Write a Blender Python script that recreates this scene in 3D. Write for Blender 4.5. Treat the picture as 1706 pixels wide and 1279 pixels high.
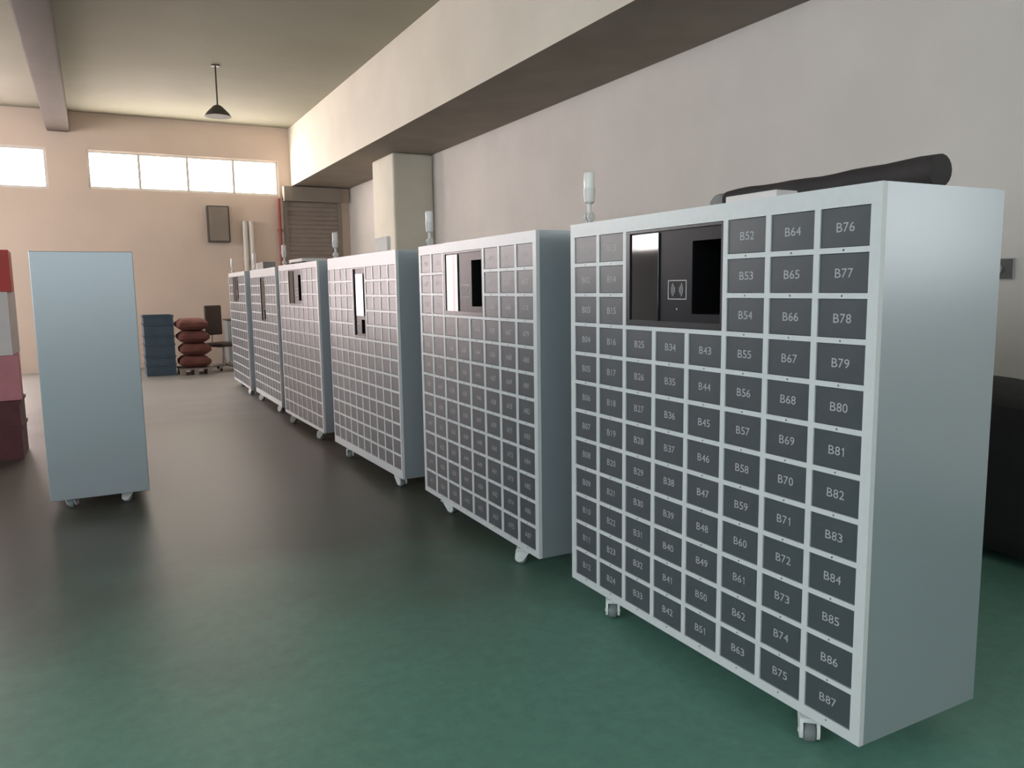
import bpy, bmesh, math, random
from mathutils import Matrix, Vector

random.seed(7)
S = bpy.context.scene
for o in list(bpy.data.objects):
    bpy.data.objects.remove(o)
C = S.collection

# ------------------------------------------------------------------ camera, world, exposure
cam_d = bpy.data.cameras.new('camera')
cam_d.sensor_width = 36.0
cam_d.lens = 1295.2 / 1706 * 36.0
cam_d.clip_end = 200
cam = bpy.data.objects.new('camera', cam_d)
C.objects.link(cam)
# floor frame: +Y runs along the row of cabinets to the far end, +X is to the right (the wall), z up
cam.matrix_world = Matrix(((0.8823, 0.0713, -0.4659, 0.0),
                           (-0.4704, 0.1021, -0.8765, 0.0),
                           (-0.0141, 0.9922, 0.1235, 1.528),
                           (0, 0, 0, 1)))
S.camera = cam

w = bpy.data.worlds.new('world')
S.world = w
w.use_nodes = True
w.node_tree.nodes['Background'].inputs[0].default_value = (0.75, 0.85, 1.0, 1)
w.node_tree.nodes['Background'].inputs[1].default_value = 0.5

S.view_settings.view_transform = 'Standard'
S.view_settings.look = 'None'
S.view_settings.gamma = 1.0
S.view_settings.use_curve_mapping = False
S.view_settings.exposure = 0.85

WARM = (1.0, 0.89, 0.80)      # daylight through the far windows
COOL = (0.85, 0.93, 1.0)      # daylight through the near side windows
PINK = (1.0, 0.84, 0.80)
END_POWER = 11.0
FAR_OPEN_POWER = 4.5
SIDE_FAR_POWER = 9.0
SIDE_NEAR_POWER = 2.6
BACK_FILL_POWER = 0.9
RIGHT_FILL_POWER = 1.15

# room
XL, XR, YB, YE, ZC = -6.0, 5.24, -4.0, 17.6, 5.00

# ------------------------------------------------------------------ materials
def mat(name, col, rough=0.5, metal=0.0, noise=0.0, nscale=8.0, bump=0.0, bscale=60.0, spec=0.5,
        trans=0.0, rvar=0.0, stretch=None):
    m = bpy.data.materials.new(name)
    m.use_nodes = True
    nt = m.node_tree
    b = nt.nodes['Principled BSDF']
    b.inputs['Base Color'].default_value = (*col, 1)
    b.inputs['Roughness'].default_value = rough
    b.inputs['Metallic'].default_value = metal
    b.inputs['Specular IOR Level'].default_value = spec
    if trans:
        b.inputs['Transmission Weight'].default_value = trans
    tc = nt.nodes.new('ShaderNodeTexCoord')
    vec = tc.outputs['Object']
    if stretch:
        mp = nt.nodes.new('ShaderNodeMapping')
        mp.inputs['Scale'].default_value = stretch
        nt.links.new(vec, mp.inputs['Vector'])
        vec = mp.outputs['Vector']
    if noise or rvar:
        n = nt.nodes.new('ShaderNodeTexNoise')
        n.inputs['Scale'].default_value = nscale
        n.inputs['Detail'].default_value = 6
        nt.links.new(vec, n.inputs['Vector'])
        if noise:
            r = nt.nodes.new('ShaderNodeValToRGB')
            r.color_ramp.elements[0].position = 0.3
            r.color_ramp.elements[1].position = 0.7
            r.color_ramp.elements[0].color = (*[c * (1 - noise) for c in col], 1)
            r.color_ramp.elements[1].color = (*[min(1, c * (1 + noise)) for c in col], 1)
            nt.links.new(n.outputs['Fac'], r.inputs['Fac'])
            nt.links.new(r.outputs['Color'], b.inputs['Base Color'])
        if rvar:
            mr = nt.nodes.new('ShaderNodeMapRange')
            mr.inputs['To Min'].default_value = max(0.02, rough - rvar)
            mr.inputs['To Max'].default_value = rough + rvar
            nt.links.new(n.outputs['Fac'], mr.inputs['Value'])
            nt.links.new(mr.outputs['Result'], b.inputs['Roughness'])
    if bump:
        n2 = nt.nodes.new('ShaderNodeTexNoise')
        n2.inputs['Scale'].default_value = bscale
        n2.inputs['Detail'].default_value = 4
        nt.links.new(vec, n2.inputs['Vector'])
        bp = nt.nodes.new('ShaderNodeBump')
        bp.inputs['Strength'].default_value = bump
        bp.inputs['Distance'].default_value = 0.002
        nt.links.new(n2.outputs['Fac'], bp.inputs['Height'])
        nt.links.new(bp.outputs['Normal'], b.inputs['Normal'])
    return m

def glow(name, col, power):
    m = bpy.data.materials.new(name)
    m.use_nodes = True
    b = m.node_tree.nodes['Principled BSDF']
    b.inputs['Base Color'].default_value = (0.8, 0.8, 0.8, 1)
    b.inputs['Emission Color'].default_value = (*col, 1)
    b.inputs['Emission Strength'].default_value = power
    return m

M = {
    'frame': mat('white_powder_coat', (0.70, 0.72, 0.73), 0.34, 0.0, 0.02, 30, 0.02, 300),
    'body': mat('silver_grey_sheet_metal', (0.45, 0.50, 0.54), 0.30, 0.5, 0.012, 2),
    'door': mat('slate_grey_door_paint', (0.070, 0.082, 0.092), 0.35, 0.0, 0.05, 12, 0.03, 400, rvar=0.03, spec=0.75),
    'number': mat('pale_grey_print', (0.46, 0.47, 0.49), 0.5),
    'indicator': mat('chrome_indicator_lens', (0.35, 0.35, 0.36), 0.15, 1.0),
    'panel': mat('black_panel_metal', (0.012, 0.013, 0.017), 0.32, 0.0, 0.1, 10, spec=0.2),
    'bezel': mat('dark_grey_bezel', (0.045, 0.045, 0.05), 0.3, 0.3, 0.05, 10),
    'glass': mat('black_display_glass', (0.012, 0.012, 0.014), 0.045, 0.0, 0.05, 5, spec=0.9),
    'scan': mat('black_scanner_lining', (0.004, 0.004, 0.005), 0.6, 0.0, 0.05, 5, spec=0.2),
    'print': mat('white_badge_print', (0.62, 0.63, 0.64), 0.5),
    'caster': mat('white_caster_plastic', (0.82, 0.84, 0.82), 0.4, 0.0, 0.04, 40),
    'wheel': mat('grey_caster_rubber', (0.22, 0.24, 0.24), 0.55, 0.0, 0.08, 60),
    'lampbody': mat('grey_lamp_plastic', (0.78, 0.75, 0.72), 0.4, 0.0, 0.03, 40),
    'lampdome': mat('milky_lamp_plastic', (0.93, 0.89, 0.86), 0.25, 0.0, 0.02, 40),
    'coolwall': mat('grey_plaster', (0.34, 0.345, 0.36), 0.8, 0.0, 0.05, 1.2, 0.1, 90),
    'wall': mat('beige_plaster', (0.74, 0.705, 0.66), 0.8, 0.0, 0.05, 1.2, 0.1, 90),
    'endwall': mat('peach_plaster', (0.72, 0.59, 0.50), 0.8, 0.0, 0.06, 0.8, 0.1, 90),
    'pillar': mat('olive_plaster', (0.76, 0.73, 0.62), 0.8, 0.0, 0.05, 2, 0.1, 90),
    'ceil': mat('olive_grey_ceiling_paint', (0.33, 0.32, 0.25), 0.85, 0.0, 0.06, 0.7, 0.1, 60),
    'beamface': mat('cream_beam_paint', (0.80, 0.75, 0.65), 0.8, 0.0, 0.05, 1, 0.1, 60),
    'soffit': mat('brown_soffit_shade_and_frame', (0.27, 0.235, 0.195), 0.8, 0.0, 0.1, 2, 0.1, 60),
    'rollcloth': mat('dark_brown_grey_cloth', (0.035, 0.030, 0.031), 0.75, 0.0, 0.3, 6, 0.3, 40),
    'beamdark': mat('dark_brown_beam_paint', (0.085, 0.066, 0.05), 0.8, 0.0, 0.1, 2, 0.1, 60),
    'black': mat('black_cloth', (0.012, 0.012, 0.013), 0.7, 0.0, 0.3, 6, 0.3, 40),
    'foam': mat('grey_foam', (0.30, 0.29, 0.28), 0.9, 0.0, 0.12, 60, 0.5, 120),
    'carton': mat('off_white_card', (0.80, 0.76, 0.74), 0.7, 0.0, 0.04, 12),
    'greycarton': mat('grey_card', (0.36, 0.34, 0.32), 0.75, 0.0, 0.05, 12),
    'creamcarton': mat('cream_card', (0.88, 0.83, 0.78), 0.75, 0.0, 0.04, 12),
    'red': mat('red_card', (0.55, 0.05, 0.04), 0.5, 0.0, 0.08, 6),
    'white': mat('white_card', (0.78, 0.70, 0.68), 0.6, 0.0, 0.05, 6),
    'pinkc': mat('pink_card', (0.62, 0.24, 0.27), 0.6, 0.0, 0.08, 6),
    'darkred': mat('dark_red_crate', (0.12, 0.03, 0.035), 0.6, 0.0, 0.15, 6),
    'bluecrate': mat('dark_blue_crate', (0.05, 0.085, 0.12), 0.5, 0.0, 0.1, 6),
    'maroon': mat('maroon_cloth', (0.16, 0.055, 0.045), 0.85, 0.0, 0.25, 5, 0.4, 30),
    'chair': mat('dark_brown_chair_fabric', (0.075, 0.055, 0.05), 0.85, 0.0, 0.15, 30, 0.3, 150),
    'chrome': mat('grey_chair_metal', (0.4, 0.38, 0.37), 0.3, 0.8, 0.04, 30),
    'pipe_red': mat('red_pipe_paint', (0.36, 0.10, 0.09), 0.5, 0.0, 0.08, 10),
    'pipe_white': mat('white_pipe_plastic', (0.74, 0.71, 0.66), 0.4, 0.0, 0.04, 10),
    'rolldoor': mat('dark_brown_shutter', (0.26, 0.215, 0.185), 0.6, 0.0, 0.08, 4),
    'plate': mat('dark_grey_plate', (0.10, 0.105, 0.10), 0.4, 0.0, 0.05, 20),
    'knob': mat('pale_grey_knob', (0.50, 0.51, 0.50), 0.4, 0.0, 0.03, 20),
    'mullion': mat('white_window_metal', (0.7, 0.68, 0.64), 0.5, 0.0, 0.03, 10),
    'lampdark': mat('dark_lamp_metal', (0.10, 0.09, 0.075), 0.5, 0.3, 0.05, 20),
}
M['lampdome'].node_tree.nodes['Principled BSDF'].inputs['Subsurface Weight'].default_value = 0.5
M['lampdome'].node_tree.nodes['Principled BSDF'].inputs['Subsurface Scale'].default_value = 0.03
M['win_end'] = glow('daylit_end_window', WARM, END_POWER)
M['win_left'] = glow('daylit_yellow_window', (1.0, 0.83, 0.83), FAR_OPEN_POWER)
M['win_side_far'] = glow('daylit_far_side_window', (1.0, 0.94, 0.92), SIDE_FAR_POWER)
M['fill_win_right'] = glow('added_right_window_glow', (1.0, 0.98, 0.95), RIGHT_FILL_POWER)
M['fill_win_back'] = glow('added_back_window_glow', (0.88, 0.94, 1.0), BACK_FILL_POWER)
M['win_side_near'] = glow('daylit_near_side_window', COOL, SIDE_NEAR_POWER)

def floor_mat():
    m = mat('green_epoxy_floor', (0.07, 0.16, 0.125), 0.33)
    nt = m.node_tree
    b = nt.nodes['Principled BSDF']
    tc = [n for n in nt.nodes if n.type == 'TEX_COORD'][0]
    n1 = nt.nodes.new('ShaderNodeTexNoise'); n1.inputs['Scale'].default_value = 0.9; n1.inputs['Detail'].default_value = 7
    n2 = nt.nodes.new('ShaderNodeTexNoise'); n2.inputs['Scale'].default_value = 14; n2.inputs['Detail'].default_value = 8
    n2.inputs['Roughness'].default_value = 0.7
    nt.links.new(tc.outputs['Object'], n1.inputs['Vector']); nt.links.new(tc.outputs['Object'], n2.inputs['Vector'])
    # base colour ramps along Y: green near the camera, brown midway, grey far off
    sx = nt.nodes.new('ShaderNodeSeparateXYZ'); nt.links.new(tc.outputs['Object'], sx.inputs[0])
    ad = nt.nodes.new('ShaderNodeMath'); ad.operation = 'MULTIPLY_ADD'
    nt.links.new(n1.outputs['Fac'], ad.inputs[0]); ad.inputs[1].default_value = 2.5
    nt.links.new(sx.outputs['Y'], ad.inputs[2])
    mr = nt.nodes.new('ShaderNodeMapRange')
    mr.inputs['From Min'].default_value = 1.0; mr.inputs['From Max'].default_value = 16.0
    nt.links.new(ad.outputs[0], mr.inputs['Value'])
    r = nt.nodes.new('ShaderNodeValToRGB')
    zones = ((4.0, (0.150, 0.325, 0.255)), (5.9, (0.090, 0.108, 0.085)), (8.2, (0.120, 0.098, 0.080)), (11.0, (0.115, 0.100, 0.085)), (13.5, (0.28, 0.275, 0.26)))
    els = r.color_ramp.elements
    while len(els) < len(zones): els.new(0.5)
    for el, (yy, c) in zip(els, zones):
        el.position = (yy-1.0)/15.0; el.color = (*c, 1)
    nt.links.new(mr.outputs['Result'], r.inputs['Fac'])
    mx = r
    r2 = nt.nodes.new('ShaderNodeValToRGB')
    r2.color_ramp.elements[0].position = 0.25; r2.color_ramp.elements[0].color = (0.8, 0.8, 0.8, 1)
    r2.color_ramp.elements[1].position = 0.7; r2.color_ramp.elements[1].color = (1.08, 1.08, 1.08, 1)
    nt.links.new(n2.outputs['Fac'], r2.inputs['Fac'])
    ml = nt.nodes.new('ShaderNodeMix'); ml.data_type = 'RGBA'; ml.blend_type = 'MULTIPLY'; ml.inputs[0].default_value = 1
    nt.links.new(mx.outputs['Color'], ml.inputs[6]); nt.links.new(r2.outputs['Color'], ml.inputs[7])
    nt.links.new(ml.outputs[2], b.inputs['Base Color'])
    m2 = nt.nodes.new('ShaderNodeMapRange'); m2.inputs['To Min'].default_value = 0.36; m2.inputs['To Max'].default_value = 0.52
    b.inputs['Specular IOR Level'].default_value = 0.35
    nt.links.new(n2.outputs['Fac'], m2.inputs['Value']); nt.links.new(m2.outputs['Result'], b.inputs['Roughness'])
    return m
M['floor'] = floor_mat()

# ------------------------------------------------------------------ mesh helpers
def box(bm, x0, x1, y0, y1, z0, z1):
    vs = [bm.verts.new(p) for p in ((x0,y0,z0),(x1,y0,z0),(x1,y1,z0),(x0,y1,z0),(x0,y0,z1),(x1,y0,z1),(x1,y1,z1),(x0,y1,z1))]
    for f in ((3,2,1,0),(4,5,6,7),(0,1,5,4),(1,2,6,5),(2,3,7,6),(3,0,4,7)):
        bm.faces.new([vs[i] for i in f])
    return vs

def bevel(bm, wd, seg=2):
    bmesh.ops.bevel(bm, geom=list(bm.edges), offset=wd, segments=seg, profile=0.5, affect='EDGES', clamp_overlap=True)

def lathe(bm, prof, n=24, mtx=Matrix.Identity(4)):
    """prof: list of (radius, z); closed with caps"""
    rings = []
    for r, z in prof:
        rings.append([bm.verts.new(mtx @ Vector((r*math.cos(2*math.pi*k/n), r*math.sin(2*math.pi*k/n), z))) for k in range(n)])
    for a, b in zip(rings, rings[1:]):
        for k in range(n):
            bm.faces.new((a[k], a[(k+1) % n], b[(k+1) % n], b[k]))
    bm.faces.new(list(reversed(rings[0])))
    bm.faces.new(rings[-1])

def tube(bm, pts, r, n=10):
    pts = [Vector(p) for p in pts]
    rings = []
    for i, p in enumerate(pts):
        d = (pts[min(i+1, len(pts)-1)] - pts[max(i-1, 0)]).normalized()
        a = d.orthogonal() if i == 0 else a - d*a.dot(d)
        a.normalize(); b = d.cross(a)
        rr = r[i] if isinstance(r, (list, tuple)) else r
        rings.append([bm.verts.new(p + a*rr*math.cos(2*math.pi*k/n) + b*rr*math.sin(2*math.pi*k/n)) for k in range(n)])
    for a, b in zip(rings, rings[1:]):
        for k in range(n):
            bm.faces.new((a[k], a[(k+1) % n], b[(k+1) % n], b[k]))
    bm.faces.new(list(reversed(rings[0]))); bm.faces.new(rings[-1])

def mesh(name, bm, m, smooth=False):
    bmesh.ops.recalc_face_normals(bm, faces=list(bm.faces))
    me = bpy.data.meshes.new(name)
    bm.to_mesh(me); bm.free()
    me.materials.append(m)
    if smooth:
        for p in me.polygons: p.use_smooth = True
        try: me.set_sharp_from_angle(angle=math.radians(40))
        except Exception: pass
    return me

def obj(name, me, parent=None, loc=(0,0,0), rz=0.0):
    o = bpy.data.objects.new(name, me)
    C.objects.link(o)
    o.location = loc; o.rotation_euler = (0, 0, rz)
    if parent: o.parent = parent
    return o

def tag(o, label, cat, group=None):
    o['label'] = label; o['category'] = cat
    if group: o['group'] = group
    return o

def thing(name, label, cat, loc=(0,0,0), rz=0.0, group=None):
    return tag(obj(name, None, None, loc, rz), label, cat, group)

def struct(name, bm, m, parent=None, smooth=False):
    o = obj(name, mesh(name, bm, m, smooth), parent)
    o['kind'] = 'structure'
    return o

def sbox(name, dims, m, parent=None, bev=0.0):
    bm = bmesh.new(); box(bm, *dims)
    if bev: bevel(bm, bev, 3)
    return struct(name, bm, m, parent, bool(bev))

def bbox_mesh(name, dims, m, bev=0.003):
    bm = bmesh.new(); box(bm, *dims)
    if bev: bevel(bm, bev, 2)
    return mesh(name, bm, m)

# ------------------------------------------------------------------ the room
T = 0.2
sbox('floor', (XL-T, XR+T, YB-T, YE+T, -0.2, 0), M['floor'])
sbox('ceiling', (XL-T, XR+T, YB-T, YE+T, ZC, ZC+0.2), M['ceil'])

def wall_with_holes(name, axis, at, thick, lo, hi, holes, m):
    """a wall plane along the other axis with rectangular holes (a0, a1, z0, z1)"""
    cuts = sorted({lo, hi, *[h[0] for h in holes], *[h[1] for h in holes]})
    zs = sorted({0.0, ZC, *[h[2] for h in holes], *[h[3] for h in holes]})
    bm = bmesh.new()
    for a0, a1 in zip(cuts, cuts[1:]):
        run = []
        for z0, z1 in zip(zs, zs[1:]):
            ca, cz = (a0+a1)/2, (z0+z1)/2
            solid = not any(h[0] < ca < h[1] and h[2] < cz < h[3] for h in holes)
            if solid and run and abs(run[-1][1]-z0) < 1e-6: run[-1][1] = z1
            elif solid: run.append([z0, z1])
        for z0, z1 in run:
            if axis == 'y': box(bm, a0, a1, at, at+thick, z0, z1)
            else: box(bm, at-thick, at, a0, a1, z0, z1)
    return struct(name, bm, m)

end_holes = [(0.05, 3.70, 3.56, 4.30), (-5.6, -1.55, 0.6, 4.30), (-1.45, -0.62, 3.52, 4.30)]
wall_with_holes('wall_end', 'y', YE, T, XL-T, XR+T, end_holes, M['endwall'])
right_holes = [(-2.8, -0.2, 1.5, 2.6)]
wall_with_holes('wall_right', 'x', XR+T, T, YB-T, YE+T, right_holes, M['wall'])
back_holes = [(-5.2, 3.4, 1.6, 4.1)]
wall_with_holes('wall_back', 'y', YB-T, T, XL-T, XR+T, back_holes, M['wall'])
left_holes = [(12.3, 15.4, 2.2, 4.4), (-3.2, 3.8, 1.2, 4.3)]
wall_with_holes('wall_left', 'x', XL, T, YB-T, YE+T, left_holes, M['coolwall'])

def window(n, axis, at, a0, a1, z0, z1, pane, bays):
    """metal frame with mullions and a bright pane behind it"""
    fr = bmesh.new()
    f = 0.05
    def bar(p0, p1, q0, q1):
        if axis == 'y': box(fr, p0, p1, at+0.03, at+0.09, q0, q1)
        else: box(fr, at-0.09, at-0.03, p0, p1, q0, q1)
    bar(a0, a1, z0, z0+f); bar(a0, a1, z1-f, z1)
    for k in range(bays+1):
        c = a0 + f/2 + (a1-a0-f)*k/bays
        bar(c-f/2, c+f/2, z0+f, z1-f)
    wo = struct('window_%d' % n, fr, M['mullion'])
    bm = bmesh.new()
    if axis == 'y': box(bm, a0, a1, at+0.10, at+0.12, z0, z1)
    else: box(bm, at-0.12, at-0.10, a0, a1, z0, z1)
    struct('window_pane', bm, pane, wo)
h = end_holes
window(1, 'y', YE, *h[0], M['win_end'], 4)
window(2, 'y', YE, *h[1], M['win_left'], 4)
window(3, 'y', YE, *h[2], M['win_left'], 1)
h = left_holes
window(4, 'x', XL, *h[0], M['win_side_far'], 3)
window(5, 'x', XL, *h[1], M['win_side_near'], 6)

# window added behind the camera, unseen, to fill light on walls and cabinet sides
fr = bmesh.new(); a0, a1, z0, z1 = back_holes[0]
box(fr, a0, a1, YB-0.09, YB-0.03, z0, z0+0.05); box(fr, a0, a1, YB-0.09, YB-0.03, z1-0.05, z1)
for k in range(7):
    c = a0+0.025+(a1-a0-0.05)*k/6; box(fr, c-0.025, c+0.025, YB-0.09, YB-0.03, z0+0.05, z1-0.05)
wo = struct('window_6', fr, M['mullion'])
fr2 = bmesh.new(); b0, b1, q0, q1 = right_holes[0]  # unseen window added in the right wall to brighten the nearest cabinet's side
box(fr2, XR+0.03, XR+0.09, b0, b1, q0, q0+0.05); box(fr2, XR+0.03, XR+0.09, b0, b1, q1-0.05, q1)
for k in range(4):
    c = b0+0.025+(b1-b0-0.05)*k/3; box(fr2, XR+0.03, XR+0.09, c-0.025, c+0.025, q0+0.05, q1-0.05)
wo2 = struct('window_7', fr2, M['mullion'])
bm = bmesh.new(); box(bm, XR+0.10, XR+0.12, b0, b1, q0, q1); struct('window_pane', bm, M['fill_win_right'], wo2)
bm = bmesh.new(); box(bm, a0, a1, YB-0.12, YB-0.10, z0, z1); struct('window_pane', bm, M['fill_win_back'], wo)

# beam along the right wall: cream side, underside coloured brown for its shade
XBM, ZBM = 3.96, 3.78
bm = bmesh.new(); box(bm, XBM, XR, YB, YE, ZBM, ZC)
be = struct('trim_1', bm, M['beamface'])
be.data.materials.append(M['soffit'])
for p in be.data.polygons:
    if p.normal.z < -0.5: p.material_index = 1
# pillar standing out from the right wall, and a second one further on
sbox('trim_2', (4.52, XR, 12.6, 13.7, 0, ZBM), M['pillar'], None, 0.04)
# brown beam running down the ceiling on the left
sbox('trim_3', (-0.58, -0.20, YB, YE, 4.60, ZC), M['beamdark'], None, 0.03)

# dark shutter in the end wall, at the right
dr = bmesh.new()
for k in range(36):
    z = 0.02 + k*0.095
    box(dr, 3.85, 4.95, YE-0.06, YE-0.02, z, z+0.088)
d1 = struct('door_1', dr, M['rolldoor'])
bm = bmesh.new()
box(bm, 3.76, 3.85, YE-0.08, YE, 0, 3.55); box(bm, 4.95, 5.04, YE-0.08, YE, 0, 3.55); box(bm, 3.76, 5.04, YE-0.22, YE, 3.45, 3.76)
struct('door_frame', bm, M['soffit'], d1)

# ------------------------------------------------------------------ locker cabinets
D, Z0, HB = 0.58, 0.11, 1.70
SPEC = {
 1: dict(W=1.637, mx=0.0355, cols=8, rows=12, top=1.640, bot=0.035, gx=0.022, gz=0.017, pc=(2,5), pr=(0,3)),
 2: dict(W=1.740, mx=0.0210, cols=10, rows=13, top=1.597, bot=0.065, gx=0.020, gz=0.018, pc=(4,6), pr=(0,5)),
}
for s in SPEC.values():
    s['dw'] = (s['W'] - 2*s['mx'] - (s['cols']-1)*s['gx']) / s['cols']
    s['dh'] = (s['top'] - s['bot'] - (s['rows']-1)*s['gz']) / s['rows']
    s['cx'] = [s['mx'] + k*(s['dw']+s['gx']) for k in range(s['cols'])]
    s['cz'] = [s['top'] - s['dh'] - k*(s['dh']+s['gz']) for k in range(s['rows'])]
    # panel opening
    s['px0'] = s['cx'][s['pc'][0]]; s['px1'] = s['cx'][s['pc'][1]-1] + s['dw']
    s['pz0'] = s['cz'][s['pr'][1]-1]; s['pz1'] = s['top']

YF = -D/2                                  # front plane of the frame
def frame_mesh(s):
    bm = bmesh.new(); W = s['W']; y0, y1 = YF, YF+0.02
    def bar(u0, u1, z0, z1): box(bm, u0-W/2, u1-W/2, y0, y1, z0+Z0, z1+Z0)
    bar(0, s['mx'], 0, HB); bar(W-s['mx'], W, 0, HB)
    bar(s['mx'], W-s['mx'], s['top'], HB); bar(s['mx'], W-s['mx'], 0, s['bot'])
    inpan_c = lambda k: s['pc'][0] <= k < s['pc'][1]-1       # bar right of column k lies inside the panel
    for k in range(s['cols']-1):
        u = s['cx'][k] + s['dw']
        bar(u, u+s['gx'], s['bot'], s['pz0']-s['gz'] if inpan_c(k) else s['top'])
    for r in range(s['rows']-1):
        z = s['cz'][r] - s['gz']
        for k in range(s['cols']):
            if s['pc'][0] <= k < s['pc'][1] and r < s['pr'][1]-1: continue
            bar(s['cx'][k], s['cx'][k]+s['dw'], z, z+s['gz'])
        if True:
            for k in range(s['pc'][0], s['pc'][1]-1):
                if r == s['pr'][1]-1:
                    u = s['cx'][k]+s['dw']; bar(u, u+s['gx'], z, z+s['gz'])
    bmesh.ops.remove_doubles(bm, verts=list(bm.verts), dist=1e-5)
    return mesh('front_frame', bm, M['frame'])

def body_mesh(s):
    """sheet-metal case, open at the front where the frame, doors and panel close it"""
    bm = bmesh.new(); W = s['W']; y0 = YF+0.0201; k = 0.0015
    o = box(bm, -W/2, W/2, y0, D/2, Z0, Z0+HB)
    i = box(bm, -W/2+k, W/2-k, y0, D/2-k, Z0+k, Z0+HB-k)
    bm.faces.ensure_lookup_table()
    front = [f for f in bm.faces if all(abs(v.co.y-y0) < 1e-6 for v in f.verts)]
    for f in front: bm.faces.remove(f)
    for a, b in ((0,1),(1,5),(5,4),(4,0)):
        bm.faces.new((o[a], o[b], i[b], i[a]))
    return mesh('body', bm, M['body'])

def door_mesh(s):
    bm = bmesh.new(); e = 0.0012
    box(bm, -s['dw']/2+e, s['dw']/2-e, YF+0.004, YF+0.02, -s['dh']/2+e, s['dh']/2-e)
    bevel(bm, 0.0012, 1)
    return mesh('locker_door', bm, M['door'])

def indicator_mesh():
    bm = bmesh.new()
    lathe(bm, [(0.0032, 0), (0.0032, 0.0012), (0.0022, 0.0018)], 10, Matrix.Rotation(math.pi/2, 4, 'X'))
    return mesh('indicator_light', bm, M['indicator'])

GLYPH = {}
def glyph(ch):
    """outline of one character as (verts, faces), scaled to a cap height of 0.716 em"""
    if ch in GLYPH: return GLYPH[ch]
    if ch == '1':
        p = [(.325,0),(.325,.716),(.262,.716),(.240,.64),(.195,.60),(.101,.585),(.101,.520),(.235,.520),(.235,0)]
        g = ([(x, y) for x, y in p], [(0, 1, 2, 3, 4, 7, 8), (4, 5, 6, 7)])
    else:
        cu = bpy.data.curves.new('t', 'FONT')
        cu.body = ch; cu.resolution_u = 3
        o = bpy.data.objects.new('t', cu); C.objects.link(o)
        dg = bpy.context.evaluated_depsgraph_get()
        me = bpy.data.meshes.new_from_object(o.evaluated_get(dg))
        bpy.data.objects.remove(o); bpy.data.curves.remove(cu)
        xs = [v.co.x for v in me.vertices]; ys = [v.co.y for v in me.vertices]
        wd, x0 = {'B': (0.54, 0.08), 'A': (0.64, 0.015)}.get(ch, (0.475, 0.04))
        sx = wd/(max(xs)-min(xs)); sy = 0.716/(max(ys)-min(ys))
        g = ([((v.co.x-min(xs))*sx+x0, (v.co.y-min(ys))*sy) for v in me.vertices], [tuple(f.vertices) for f in me.polygons])
        bpy.data.meshes.remove(me)
    GLYPH[ch] = g
    return g

def number_mesh(txt):
    em = 0.0385; vs, fs, x = [], [], 0.0
    for ch in txt:
        gv, gf = glyph(ch); n = len(vs)
        vs += [(a+x, b) for a, b in gv]; fs += [tuple(i+n for i in f) for f in gf]
        x += 0.667 if ch in 'AB' else 0.556
    me = bpy.data.meshes.new('door_number')
    me.from_pydata([((a-x/2)*em, YF+0.0037, (b-0.358)*em) for a, b in vs], [], fs)
    me.materials.append(M['number'])
    return me

def arc_strip(bm, cx, cz, r0, r1, a0, a1, y, n=10):
    prev = None
    for k in range(n+1):
        a = a0 + (a1-a0)*k/n
        p = [bm.verts.new((cx+r*math.cos(a), y, cz+r*math.sin(a)*1.25)) for r in (r0, r1)]
        if prev: bm.faces.new((prev[0], prev[1], p[1], p[0]))
        prev = p

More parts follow.
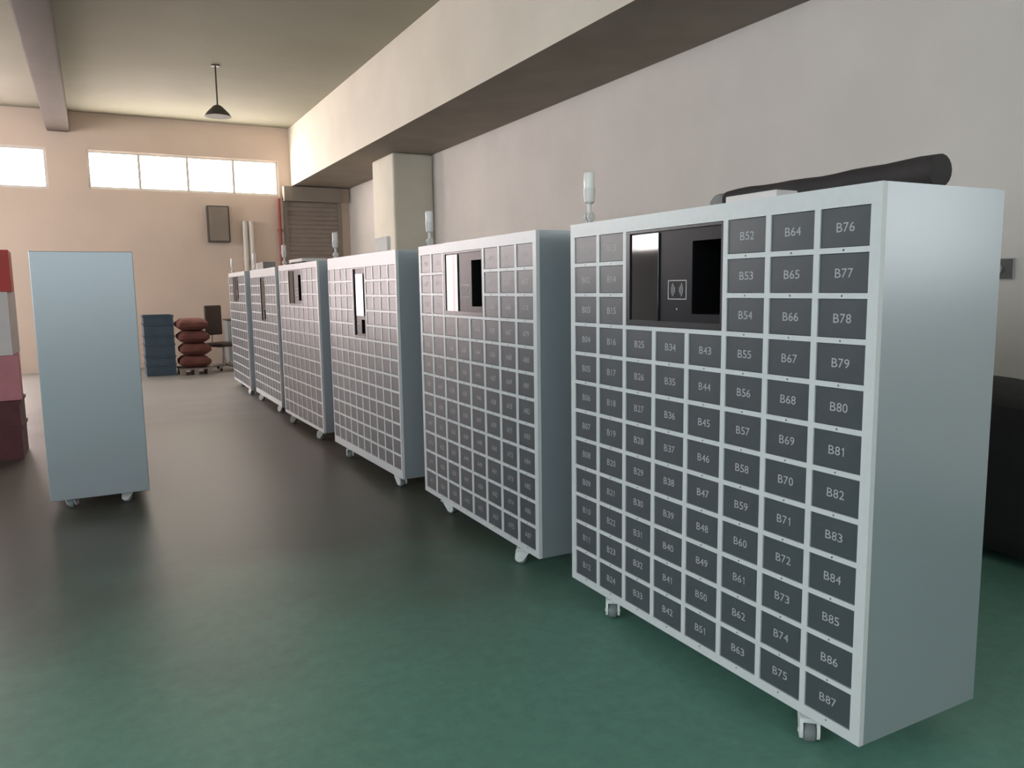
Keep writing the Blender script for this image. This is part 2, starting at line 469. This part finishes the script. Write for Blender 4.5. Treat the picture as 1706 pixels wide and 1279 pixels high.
PANEL = {}
def panel_meshes(t):
    s = SPEC[t]; W = s['W']; e = 0.002
    x0, x1 = s['px0']-W/2+e, s['px1']-W/2-e
    z0, z1 = s['pz0']+Z0+e, s['pz1']+Z0-e
    out = []
    L = lambda u: u - W/2
    if t == 1:
        gl = (0.466, 0.638, 1.275, 1.624); sc = (0.830, 0.984, 1.308, 1.580); bd = (0.692, 0.800, 1.362, 1.436)
    else:
        gl = (0.775, 0.960, 1.200, 1.545); sc = (0.880, 0.965, 1.055, 1.170); bd = (0.760, 0.840, 1.075, 1.135)
    a0, a1, c0, c1 = L(sc[0]), L(sc[1]), sc[2]+Z0, sc[3]+Z0
    bm = bmesh.new()
    for q in ((x0, a0, z0, z1), (a1, x1, z0, z1), (a0, a1, z0, c0), (a0, a1, c1, z1)):
        box(bm, q[0], q[1], YF+0.013, YF+0.0195, q[2], q[3])
    bmesh.ops.remove_doubles(bm, verts=list(bm.verts), dist=1e-5)
    out.append(('control_panel', mesh('control_panel', bm, M['panel'])))
    bm = bmesh.new(); b = 0.022 if t == 1 else 0.018; r = 0.009
    for a in ((x0, x0+b, z0, z1), (x1-r, x1, z0, z1), (x0+b, x1-r, z1-r, z1), (x0+b, x1-r, z0, z0+b)):
        box(bm, a[0], a[1], YF+0.001, YF+0.0129, a[2], a[3])
    out.append(('bezel', mesh('bezel', bm, M['bezel'])))
    bm = bmesh.new(); box(bm, L(gl[0]), L(gl[1]), YF+0.006, YF+0.0129, gl[2]+Z0, gl[3]+Z0); bevel(bm, 0.001, 2)
    out.append(('display_glass', mesh('display_glass', bm, M['glass'])))
    # scanner bay: a black box set back behind the opening
    bm = bmesh.new(); y0, y1, k = YF+0.0196, YF+0.16, 0.004
    for q in ((a0-k, a0, y0, y1, c0-k, c1+k), (a1, a1+k, y0, y1, c0-k, c1+k), (a0, a1, y0, y1, c0-k, c0), (a0, a1, y0, y1, c1, c1+k), (a0, a1, y1-k, y1, c0, c1)):
        box(bm, *q)
    out.append(('scanner_bay', mesh('scanner_bay', bm, M['scan'])))
    # card reader badge: rounded white outline and two sets of radio arcs
    bm = bmesh.new(); y0, y1 = YF+0.0118, YF+0.0129
    u0, u1, v0, v1 = L(bd[0]), L(bd[1]), bd[2]+Z0, bd[3]+Z0; k = 0.0028
    for a in ((u0, u1, v0, v0+k), (u0, u1, v1-k, v1), (u0, u0+k, v0+k, v1-k), (u1-k, u1, v0+k, v1-k)):
        box(bm, a[0], a[1], y0, y1, a[2], a[3])
    if t == 1:
        cx, cz = (u0+u1)/2, (v0+v1)/2
        for q, rr in enumerate((0.010, 0.0185, 0.027)):
            sp = math.radians(46)
            for sg in (0, math.pi):
                arc_strip(bm, cx - (0.005 if sg else -0.005), cz, rr-0.0013, rr+0.0013, sg-sp, sg+sp, y0)
    out.append(('card_reader_badge', mesh('card_reader_badge', bm, M['print'])))
    if t == 1:
        bm = bmesh.new()
        lathe(bm, [(0.0035, 0), (0.0035, 0.0015)], 10,
              Matrix.Translation((L(0.745), YF+0.013, 1.325+Z0)) @ Matrix.Rotation(math.pi/2, 4, 'X'))
        out.append(('camera_pinhole', mesh('camera_pinhole', bm, M['print'])))
    return out

def lamp_meshes():
    a = bmesh.new()
    # clamp foot, swivel knuckle with pivot discs, stem, tapered cup
    box(a, -0.022, 0.022, -0.018, 0.018, 0, 0.006)
    box(a, -0.010, -0.004, -0.012, 0.012, 0.006, 0.040); box(a, 0.006, 0.012, -0.012, 0.012, 0.006, 0.040)
    X = Matrix.Rotation(math.pi/2, 4, 'Y')
    lathe(a, [(0.021, -0.017), (0.023, -0.014), (0.023, -0.008), (0.021, -0.005)], 20, Matrix.Translation((0, 0, 0.034)) @ X)
    lathe(a, [(0.021, 0.006), (0.023, 0.009), (0.023, 0.015), (0.021, 0.018)], 20, Matrix.Translation((0, 0, 0.034)) @ X)
    lathe(a, [(0.009, -0.021), (0.009, 0.022)], 12, Matrix.Translation((0, 0, 0.034)) @ X)
    lathe(a, [(0.010, 0.030), (0.010, 0.090), (0.012, 0.092), (0.012, 0.096)], 16)
    lathe(a, [(0.018, 0.094), (0.024, 0.100), (0.028, 0.155), (0.028, 0.160)], 24)
    d = bmesh.new()
    lathe(d, [(0.0245, 0.160), (0.025, 0.163), (0.025, 0.226), (0.0235, 0.231), (0.020, 0.234), (0.008, 0.236)], 24)
    return mesh('signal_lamp', a, M['lampbody'], True), mesh('lamp_dome', d, M['lampdome'], True)

def caster_meshes():
    a = bmesh.new()
    box(a, -0.030, 0.030, -0.030, 0.030, 0.103, 0.1099)              # mounting plate
    lathe(a, [(0.021, 0.090), (0.021, 0.103)], 20)                   # swivel bearing
    # fork: a bridge and two cheeks, swept forward over the wheel
    bb = bmesh.new(); box(bb, -0.032, 0.032, -0.022, 0.060, 0.072, 0.090)
    bevel(bb, 0.006, 2); tmp = bpy.data.meshes.new('t'); bb.to_mesh(tmp); bb.free(); a.from_mesh(tmp); bpy.data.meshes.remove(tmp)
    for s in (-1, 1):
        prof = [(-0.020, 0.080), (0.058, 0.080), (0.066, 0.060), (0.068, 0.034), (0.060, 0.020), (0.044, 0.016), (0.024, 0.020), (0.006, 0.045)]
        f0 = [a.verts.new((s*0.0215, y, z)) for y, z in prof]; f1 = [a.verts.new((s*0.0320, y, z)) for y, z in prof]
        a.faces.new(f0); a.faces.new(list(reversed(f1)))
        n = len(prof)
        for k in range(n): a.faces.new((f0[k], f0[(k+1) % n], f1[(k+1) % n], f1[k]))
    lathe(a, [(0.007, -0.035), (0.007, 0.035)], 12, Matrix.Translation((0, 0.034, 0.0345)) @ Matrix.Rotation(math.pi/2, 4, 'Y'))
    # brake pedal
    box(a, -0.014, 0.014, -0.050, -0.0225, 0.074, 0.082)
    w_ = bmesh.new()
    lathe(w_, [(0.030, -0.019), (0.033, -0.016), (0.0345, -0.007), (0.0345, 0.007), (0.033, 0.016), (0.030, 0.019)], 28,
          Matrix.Translation((0, 0.034, 0.0345)) @ Matrix.Rotation(math.pi/2, 4, 'Y'))
    return mesh('caster', a, M['caster'], True), mesh('wheel', w_, M['wheel'], True)

LAMP = lamp_meshes(); CAST = caster_meshes(); IND = indicator_mesh()
MESHES = {t: dict(frame=frame_mesh(SPEC[t]), body=body_mesh(SPEC[t]), door=door_mesh(SPEC[t]), panel=panel_meshes(t)) for t in SPEC}

def add_casters(root, W, angs):
    k = 0
    for sy in (-1, 1):
        for sx in (-1, 1):
            c = obj('caster', CAST[0], root, (sx*(W/2-0.25), sy*(D/2-0.065), 0), angs[k % len(angs)])
            obj('wheel', CAST[1], c); k += 1

def cabinet(t, Rx, Ry, off, letter, label, lamp_u, angs):
    """Rx, Ry: floor point under the front's near corner; off: degrees off the row's direction"""
    s = SPEC[t]; W = s['W']; a = math.radians(off)
    tx, ty = -math.sin(a), math.cos(a)                # along the front, near -> far
    nx, ny = ty, -tx                                  # into the cabinet
    root = thing('locker_cabinet', label, 'locker cabinet', (Rx+tx*W/2+nx*D/2, Ry+ty*W/2+ny*D/2, 0), -math.pi/2+a,
                 'locker cabinets along the wall')
    ms = MESHES[t]
    obj('body', ms['body'], root); obj('front_frame', ms['frame'], root)
    spare = bmesh.new(); left_over = 0
    n = 0; total = s['cols']*s['rows'] - (s['pc'][1]-s['pc'][0])*(s['pr'][1]-s['pr'][0])
    for k in range(s['cols']):
        for r in range(s['rows']):
            if s['pc'][0] <= k < s['pc'][1] and r < s['pr'][1]: continue
            n += 1
            cx = s['cx'][k]+s['dw']/2-W/2; cz = s['cz'][r]+s['dh']/2+Z0
            if total - n >= 100:                      # smallest in the photo: the far column's doors, kept as one part
                e = 0.0012; box(spare, cx-s['dw']/2+e, cx+s['dw']/2-e, YF+0.004, YF+0.02, cz-s['dh']/2+e, cz+s['dh']/2-e)
                left_over += 1; continue
            d = obj('locker_door', ms['door'], root, (cx, 0, cz))
            if letter:
                obj('door_number', number_mesh('%s%02d' % (letter, n)), d)
                obj('indicator_light', IND, d, (0, YF, -s['dh']/2-s['gz']/2))
    if left_over:
        o = obj('locker_door', mesh('locker_doors_far', spare, M['door']), root); o['kind'] = 'stuff'
    else: spare.free()
    pan = None
    for nm, me in ms['panel']:
        o = obj(nm, me, pan or root)
        if pan is None: pan = o
    pan['label'] = 'black control panel'
    l = obj('signal_lamp', LAMP[0], root, (lamp_u-W/2, YF+0.055, Z0+HB), math.radians(8))
    obj('lamp_dome', LAMP[1], l)
    add_casters(root, W, angs)
    return root

R_ = math.radians
cabinet(1, 1.975, 1.478, -0.05, 'B', 'nearest silver locker cabinet with slate doors numbered from B02 to B87', 0.075,
        [R_(-125), R_(-132), R_(40), R_(70)])
cabinet(1, 1.962, 3.414, -0.52, 'A', 'second silver locker cabinet from the camera with doors numbered in A', 0.075,
        [R_(-60), R_(150), R_(100), R_(10)])
cabinet(2, 1.942, 5.419, 1.13, None, 'third locker cabinet from the camera, tall narrow panel, thin cream carton on top', 0.085,
        [R_(-110), R_(-80), R_(70), R_(30)])
cabinet(1, 1.924, 7.617, 1.05, None, 'fourth locker cabinet from the camera, wide panel, flat tray on top', 0.075,
        [R_(150), R_(130), R_(20), R_(60)])
cabinet(2, 1.934, 9.656, -0.15, None, 'fifth locker cabinet from the camera, narrow dark panel, two boxes on top', 0.085,
        [R_(140), R_(120), R_(40), R_(80)])
cabinet(1, 1.905, 11.645, -0.75, None, 'farthest locker cabinet at the end of the row by the dark furniture', 0.10,
        [R_(30), R_(110), R_(60), R_(20)])

# the lone cabinet on the left, seen end-on
root = thing('metal_cabinet', 'blue-grey metal cabinet standing alone end-on at the left of the aisle', 'cabinet', (-0.055, 6.90, 0))
me = bbox_mesh('body', (-0.31, 0.31, -0.82, 0.82, 0.11, 1.81), M['body'], 0.004); obj('body', me, root)
for sx in (-1, 1):
    for sy in (-1, 1):
        c = obj('caster', CAST[0], root, (sx*0.2, sy*0.62, 0), R_(30+50*sx)); obj('wheel', CAST[1], c)

# ------------------------------------------------------------------ things on the cabinets
TOP = Z0+HB
def carton(name, label, cat, dims, loc, rz, m, flap=True, group=None):
    """closed box with lid seam"""
    x, y, z = dims
    t = thing(name, label, cat, loc, rz, group)
    obj('box_body', bbox_mesh('box_body', (-x/2, x/2, -y/2, y/2, 0, z*0.985 if flap else z), m, 0.003), t)
    if flap:
        bm = bmesh.new()
        box(bm, -x/2+0.002, -0.001, -y/2+0.002, y/2-0.002, z*0.985, z); box(bm, 0.001, x/2-0.002, -y/2+0.002, y/2-0.002, z*0.985, z)
        obj('flap', mesh('flap', bm, m), t)
    return t

# black roll with a grey foam end, lying on the nearest cabinet
t = thing('cloth_roll', 'long black cloth roll with grey foam end lying on the nearest cabinet', 'roll', (2.30, 1.97, TOP))
bm = bmesh.new(); pts = []; rad = []
for k in range(15):
    f = k/14
    pts.append((0.012*math.sin(f*5), -0.445+f*0.89, 0.052 + 0.002*math.sin(f*9))); rad.append((0.050 - 0.012*f) + 0.002*math.sin(f*23))
tube(bm, pts, rad, 18)
obj('roll', mesh('roll', bm, M['rollcloth'], True), t)
bm = bmesh.new()
lathe(bm, [(0.012, -0.045), (0.030, -0.040), (0.041, -0.02), (0.043, 0), (0.041, 0.02), (0.032, 0.038), (0.012, 0.045)], 20,
      Matrix.Translation((0, 0.495, 0.044)) @ Matrix.Rotation(math.pi/2, 4, 'X'))
e = obj('foam_end', mesh('foam_end', bm, M['foam'], True), t); e['label'] = 'grey foam end'
carton('flat_box', 'flat off-white box lying in front of the black roll', 'box', (0.10, 0.235, 0.026), (2.06, 2.02, TOP), 0, M['carton'])
carton('carton', 'thin cream carton standing upright on top of the third cabinet', 'box', (0.03, 0.30, 0.115), (2.00, 5.87, TOP), 0, M['creamcarton'])
# tray on the fourth cabinet
t = thing('tray', 'flat pale tray lying on top of the fourth cabinet', 'tray', (2.06, 8.55, TOP))
bm = bmesh.new()
box(bm, -0.13, 0.13, -0.30, 0.30, 0.018, 0.024)
for a in ((-0.13, -0.122, -0.30, 0.30), (0.122, 0.13, -0.30, 0.30), (-0.122, 0.122, -0.30, -0.292), (-0.122, 0.122, 0.292, 0.30)):
    box(bm, a[0], a[1], a[2], a[3], 0.024, 0.05)
obj('tray_body', mesh('tray_body', bm, M['creamcarton']), t)
bm = bmesh.new()
for sx in (-1, 1):
    for sy in (-1, 1): box(bm, sx*0.10-0.02, sx*0.10+0.02, sy*0.25-0.02, sy*0.25+0.02, 0, 0.018)
obj('feet', mesh('feet', bm, M['black']), t)
carton('carton', 'small white carton beside the signal lamp on the fifth cabinet', 'box', (0.06, 0.13, 0.10), (2.035, 11.20, TOP), 0, M['carton'])
carton('carton', 'low grey carton beside the white carton on the fifth cabinet', 'box', (0.16, 0.44, 0.095), (2.06, 10.85, TOP), 0, M['greycarton'])

# ------------------------------------------------------------------ right wall and the dark thing by it
t = thing('wall_control', 'small dark square control plate with pale round dial on the right wall', 'wall control', (XR, 3.04, 1.60))
obj('plate', bbox_mesh('plate', (-0.012, 0, -0.10, 0.10, -0.065, 0.065), M['plate'], 0.003), t)
obj('plate_rim', (lambda b: ([box(b, -0.015, -0.0121, *q) for q in ((-0.105, -0.10, -0.07, 0.07), (0.10, 0.105, -0.07, 0.07), (-0.10, 0.10, 0.065, 0.07), (-0.10, 0.10, -0.07, -0.065))], mesh('plate_rim', b, M['knob']))[1])(bmesh.new()), t)
bm = bmesh.new(); lathe(bm, [(0.032, 0), (0.032, 0.012), (0.026, 0.02)], 24, Matrix.Translation((-0.0121, 0, 0)) @ Matrix.Rotation(-math.pi/2, 4, 'Y'))
obj('dial', mesh('dial', bm, M['knob'], True), t)

t = thing('covered_trolley', 'black covered trolley with wheels against the wall beside the nearest cabinet', 'trolley', (4.62, 2.55, 0))
bm = bmesh.new(); box(bm, -0.42, 0.42, -0.95, 0.85, 0.05, 0.86)
bmesh.ops.subdivide_edges(bm, edges=list(bm.edges), cuts=6, use_grid_fill=True)
rnd = random.Random(3)
for v in bm.verts:
    x, y, z = v.co
    if z > 0.3:
        k = (z-0.3)/0.56
        v.co.x = x*(1-0.12*k); v.co.y = y*(1-0.05*k)
        if z > 0.8: v.co.z += 0.10*math.cos(x*3.2)*math.cos(y*1.2) + 0.03*math.sin(y*7)
        v.co.x += rnd.uniform(-1, 1)*0.012; v.co.y += rnd.uniform(-1, 1)*0.012
cv = obj('cover', mesh('cover', bm, M['black'], True), t)
md = cv.modifiers.new('sub', 'SUBSURF'); md.levels = 1; md.render_levels = 1
for sx in (-1, 1):
    for sy in (-0.78, 0.68):
        bm = bmesh.new()
        lathe(bm, [(0.045, -0.018), (0.056, -0.014), (0.057, 0.014), (0.045, 0.018)], 24, Matrix.Rotation(math.pi/2, 4, 'Y'))
        obj('wheel', mesh('wheel', bm, M['wheel'], True), t, (sx*0.33, sy, 0.0575))
# ------------------------------------------------------------------ far end
t = thing('red_pipe', 'red vertical pipe beside the dark shutter on the end wall', 'pipe', (3.66, YE-0.10, 0))
bm = bmesh.new(); lathe(bm, [(0.036, 0), (0.036, 3.5)], 16); obj('pipe', mesh('pipe', bm, M['pipe_red'], True), t)
bm = bmesh.new()
for z in (0.6, 1.7, 2.8): lathe(bm, [(0.055, z), (0.055, z+0.05)], 16); box(bm, -0.02, 0.02, 0.04, 0.10, z, z+0.05)
obj('pipe_clamp', mesh('pipe_clamp', bm, M['pipe_red'], True), t)
for k, lab in ((0, 'left one of two white pipes on the end wall behind the fifth cabinet'), (1, 'right one of two white pipes on the end wall behind the fifth cabinet')):
    t = thing('white_pipe', lab, 'pipe', (2.93+0.13*k, YE-0.09, 0), 0, 'white pipes on the end wall')
    bm = bmesh.new(); lathe(bm, [(0.05, 0), (0.05, 3.0)], 16); obj('pipe', mesh('pipe', bm, M['pipe_white'], True), t)
    bm = bmesh.new()
    for z in (0.8, 2.2): box(bm, -0.06, 0.06, 0.02, 0.09, z, z+0.04)
    obj('pipe_clamp', mesh('pipe_clamp', bm, M['pipe_white']), t)
t = thing('wall_box', 'dark grey electrical box on the end wall above the farthest cabinet', 'electrical box', (2.40, YE, 2.55))
obj('case', bbox_mesh('case', (-0.22, 0.22, -0.16, 0, 0, 0.75), M['lampdark'], 0.01), t)
obj('lid', bbox_mesh('lid', (-0.19, 0.19, -0.175, -0.161, 0.03, 0.72), M['rolldoor'], 0.005), t)

def crate(name, label, dims, loc, m, cat='crate', group=None):
    x, y, z = dims
    t = thing(name, label, cat, loc, 0, group)
    bm = bmesh.new(); k = 0.012
    box(bm, -x/2, x/2, -y/2, y/2, 0.0, 0.02)
    box(bm, -x/2, -x/2+k, -y/2, y/2, 0.02, z); box(bm, x/2-k, x/2, -y/2, y/2, 0.02, z)
    box(bm, -x/2+k, x/2-k, -y/2, -y/2+k, 0.02, z); box(bm, -x/2+k, x/2-k, y/2-k, y/2, 0.02, z)
    obj('crate_body', mesh('crate_body', bm, m), t)
    bm = bmesh.new(); q = 0.012
    for zz in (z*0.5, z-0.035):
        box(bm, -x/2-q, x/2+q, -y/2-q, -y/2, zz, zz+0.03); box(bm, -x/2-q, x/2+q, y/2, y/2+q, zz, zz+0.03)
        box(bm, -x/2-q, -x/2, -y/2, y/2, zz, zz+0.03); box(bm, x/2, x/2+q, -y/2, y/2, zz, zz+0.03)
    obj('rib', mesh('rib', bm, m), t)
    return t
z = 0
for k, lab in enumerate(('dark blue crate on the floor, bottom of the far stack', 'dark blue crate in the middle of the far stack', 'dark blue crate on top of the far stack')):
    crate('storage_crate', lab, (0.50, 0.60, 0.37), (1.00, 15.9, z), M['bluecrate'], 'crate', 'dark blue crates at the far end'); z += 0.371

z = 0.121
t = thing('pallet', 'low wooden pallet under the maroon sacks beside the blue crates', 'pallet', (1.58, 15.75, 0))
bm = bmesh.new()
for q in range(5): box(bm, -0.29, 0.29, -0.35+q*0.145, -0.35+q*0.145+0.11, 0.10, 0.12)
for q in (-0.27, -0.04, 0.19): box(bm, q, q+0.08, -0.35, 0.34, 0, 0.10)
obj('pallet_body', mesh('pallet_body', bm, M['rolldoor']), t)
rnd = random.Random(11)
for k, lab in enumerate(('maroon sack lying directly on the wooden pallet', 'second maroon sack from the bottom of the pallet stack',
                         'third maroon sack from the bottom of the pallet stack', 'maroon sack on top of the pallet stack')):
    bm = bmesh.new(); box(bm, -1, 1, -1, 1, -1, 1)
    bmesh.ops.subdivide_edges(bm, edges=list(bm.edges), cuts=7, use_grid_fill=True)
    hh = 0.115
    for v in bm.verts:
        n = v.co.copy()
        e = ((1-abs(n.x)**6)*(1-abs(n.y)**6))**0.6
        q = 0.30+0.70*e
        v.co = Vector((n.x*0.27*(1+0.03*math.sin(5*n.y+k)), n.y*0.33*(1+0.03*math.sin(4*n.x+2*k)), n.z*hh*q))
    sk = tag(obj('sack', mesh('sack', bm, M['maroon'], True), None, (1.58+rnd.uniform(-.02,.02), 15.75, z+hh), rnd.uniform(-.08,.08)), lab, 'sack', 'maroon sacks on the pallet')
    md = sk.modifiers.new('sub', 'SUBSURF'); md.levels = 1; md.render_levels = 1
    z += 2*hh
t = thing('office_chair', 'dark brown office chair beside the farthest cabinet', 'chair', (2.16, 16.1, 0), R_(35))
bm = bmesh.new(); box(bm, -0.23, 0.23, -0.23, 0.23, 0.46, 0.54); bevel(bm, 0.03, 3); obj('seat', mesh('seat', bm, M['chair'], True), t)
bm = bmesh.new(); box(bm, -0.20, 0.20, 0.20, 0.26, 0.68, 1.26); bevel(bm, 0.025, 3); obj('backrest', mesh('backrest', bm, M['chair'], True), t)
bm = bmesh.new(); tube(bm, [(0, 0.05, 0.45), (0, 0.25, 0.45), (0, 0.29, 0.55), (0, 0.275, 0.85)], 0.018, 10); obj('back_support', mesh('back_support', bm, M['chrome'], True), t)
bm = bmesh.new(); lathe(bm, [(0.03, 0.08), (0.03, 0.25), (0.02, 0.26), (0.02, 0.455)], 16); obj('gas_column', mesh('gas_column', bm, M['chrome'], True), t)
for k in range(5):
    a = k*2*math.pi/5
    bm = bmesh.new(); tube(bm, [(0.02*math.cos(a), 0.02*math.sin(a), 0.10), (0.27*math.cos(a), 0.27*math.sin(a), 0.065)], [0.022, 0.014], 8)
    lg = obj('leg', mesh('leg', bm, M['chrome'], True), t)
    bm = bmesh.new(); lathe(bm, [(0.022, -0.02), (0.027, -0.012), (0.027, 0.012), (0.022, 0.02)], 14,
                            Matrix.Translation((0.27*math.cos(a), 0.27*math.sin(a), 0.0275)) @ Matrix.Rotation(a, 4, 'Z') @ Matrix.Rotation(math.pi/2, 4, 'X'))
    obj('wheel', mesh('wheel', bm, M['black'], True), lg)

t = thing('low_cabinet', 'low grey cabinet on casters behind the farthest locker cabinet', 'cabinet', (2.62, 17.0, 0))
obj('body', bbox_mesh('body', (-0.27, 0.27, -0.30, 0.30, 0.11, 0.93), M['body'], 0.004), t)
obj('top_board', bbox_mesh('top_board', (-0.28, 0.28, -0.31, 0.31, 0.931, 0.955), M['lampdark'], 0.003), t)
for sx in (-1, 1):
    for sy in (-1, 1):
        c = obj('caster', CAST[0], t, (sx*0.2, sy*0.22, 0), R_(20+60*sx)); obj('wheel', CAST[1], c)

# stack of cartons at the left edge
crate('storage_crate', 'dark red crate at the left edge, under the pink carton', (0.55, 0.6, 0.55), (-0.96, 8.75, 0), M['darkred'])
carton('carton', 'pink carton at the left edge, on the dark red crate', 'box', (0.55, 0.55, 0.42), (-0.95, 8.75, 0.551), R_(3), M['pinkc'], True)
carton('carton', 'white carton at the left edge, under the red carton', 'box', (0.54, 0.54, 0.58), (-0.96, 8.75, 0.972), R_(-2), M['white'], True)
carton('carton', 'red carton on top of the stack at the left edge', 'box', (0.55, 0.5, 0.38), (-0.95, 8.75, 1.553), R_(2), M['red'], True)

# small fixture under the ceiling
t = thing('ceiling_fixture', 'small dark unlit lamp hanging under the ceiling in the middle of the hall', 'lamp', (1.9, 13.2, ZC))
bm = bmesh.new(); lathe(bm, [(0.06, -0.02), (0.06, 0)], 16); lathe(bm, [(0.012, -0.60), (0.012, -0.02)], 10)
obj('stem', mesh('stem', bm, M['lampdark'], True), t)
bm = bmesh.new(); lathe(bm, [(0.20, -0.77), (0.16, -0.71), (0.07, -0.62), (0.04, -0.60)], 24)
obj('lamp_shade', mesh('lamp_shade', bm, M['lampdark'], True), t)
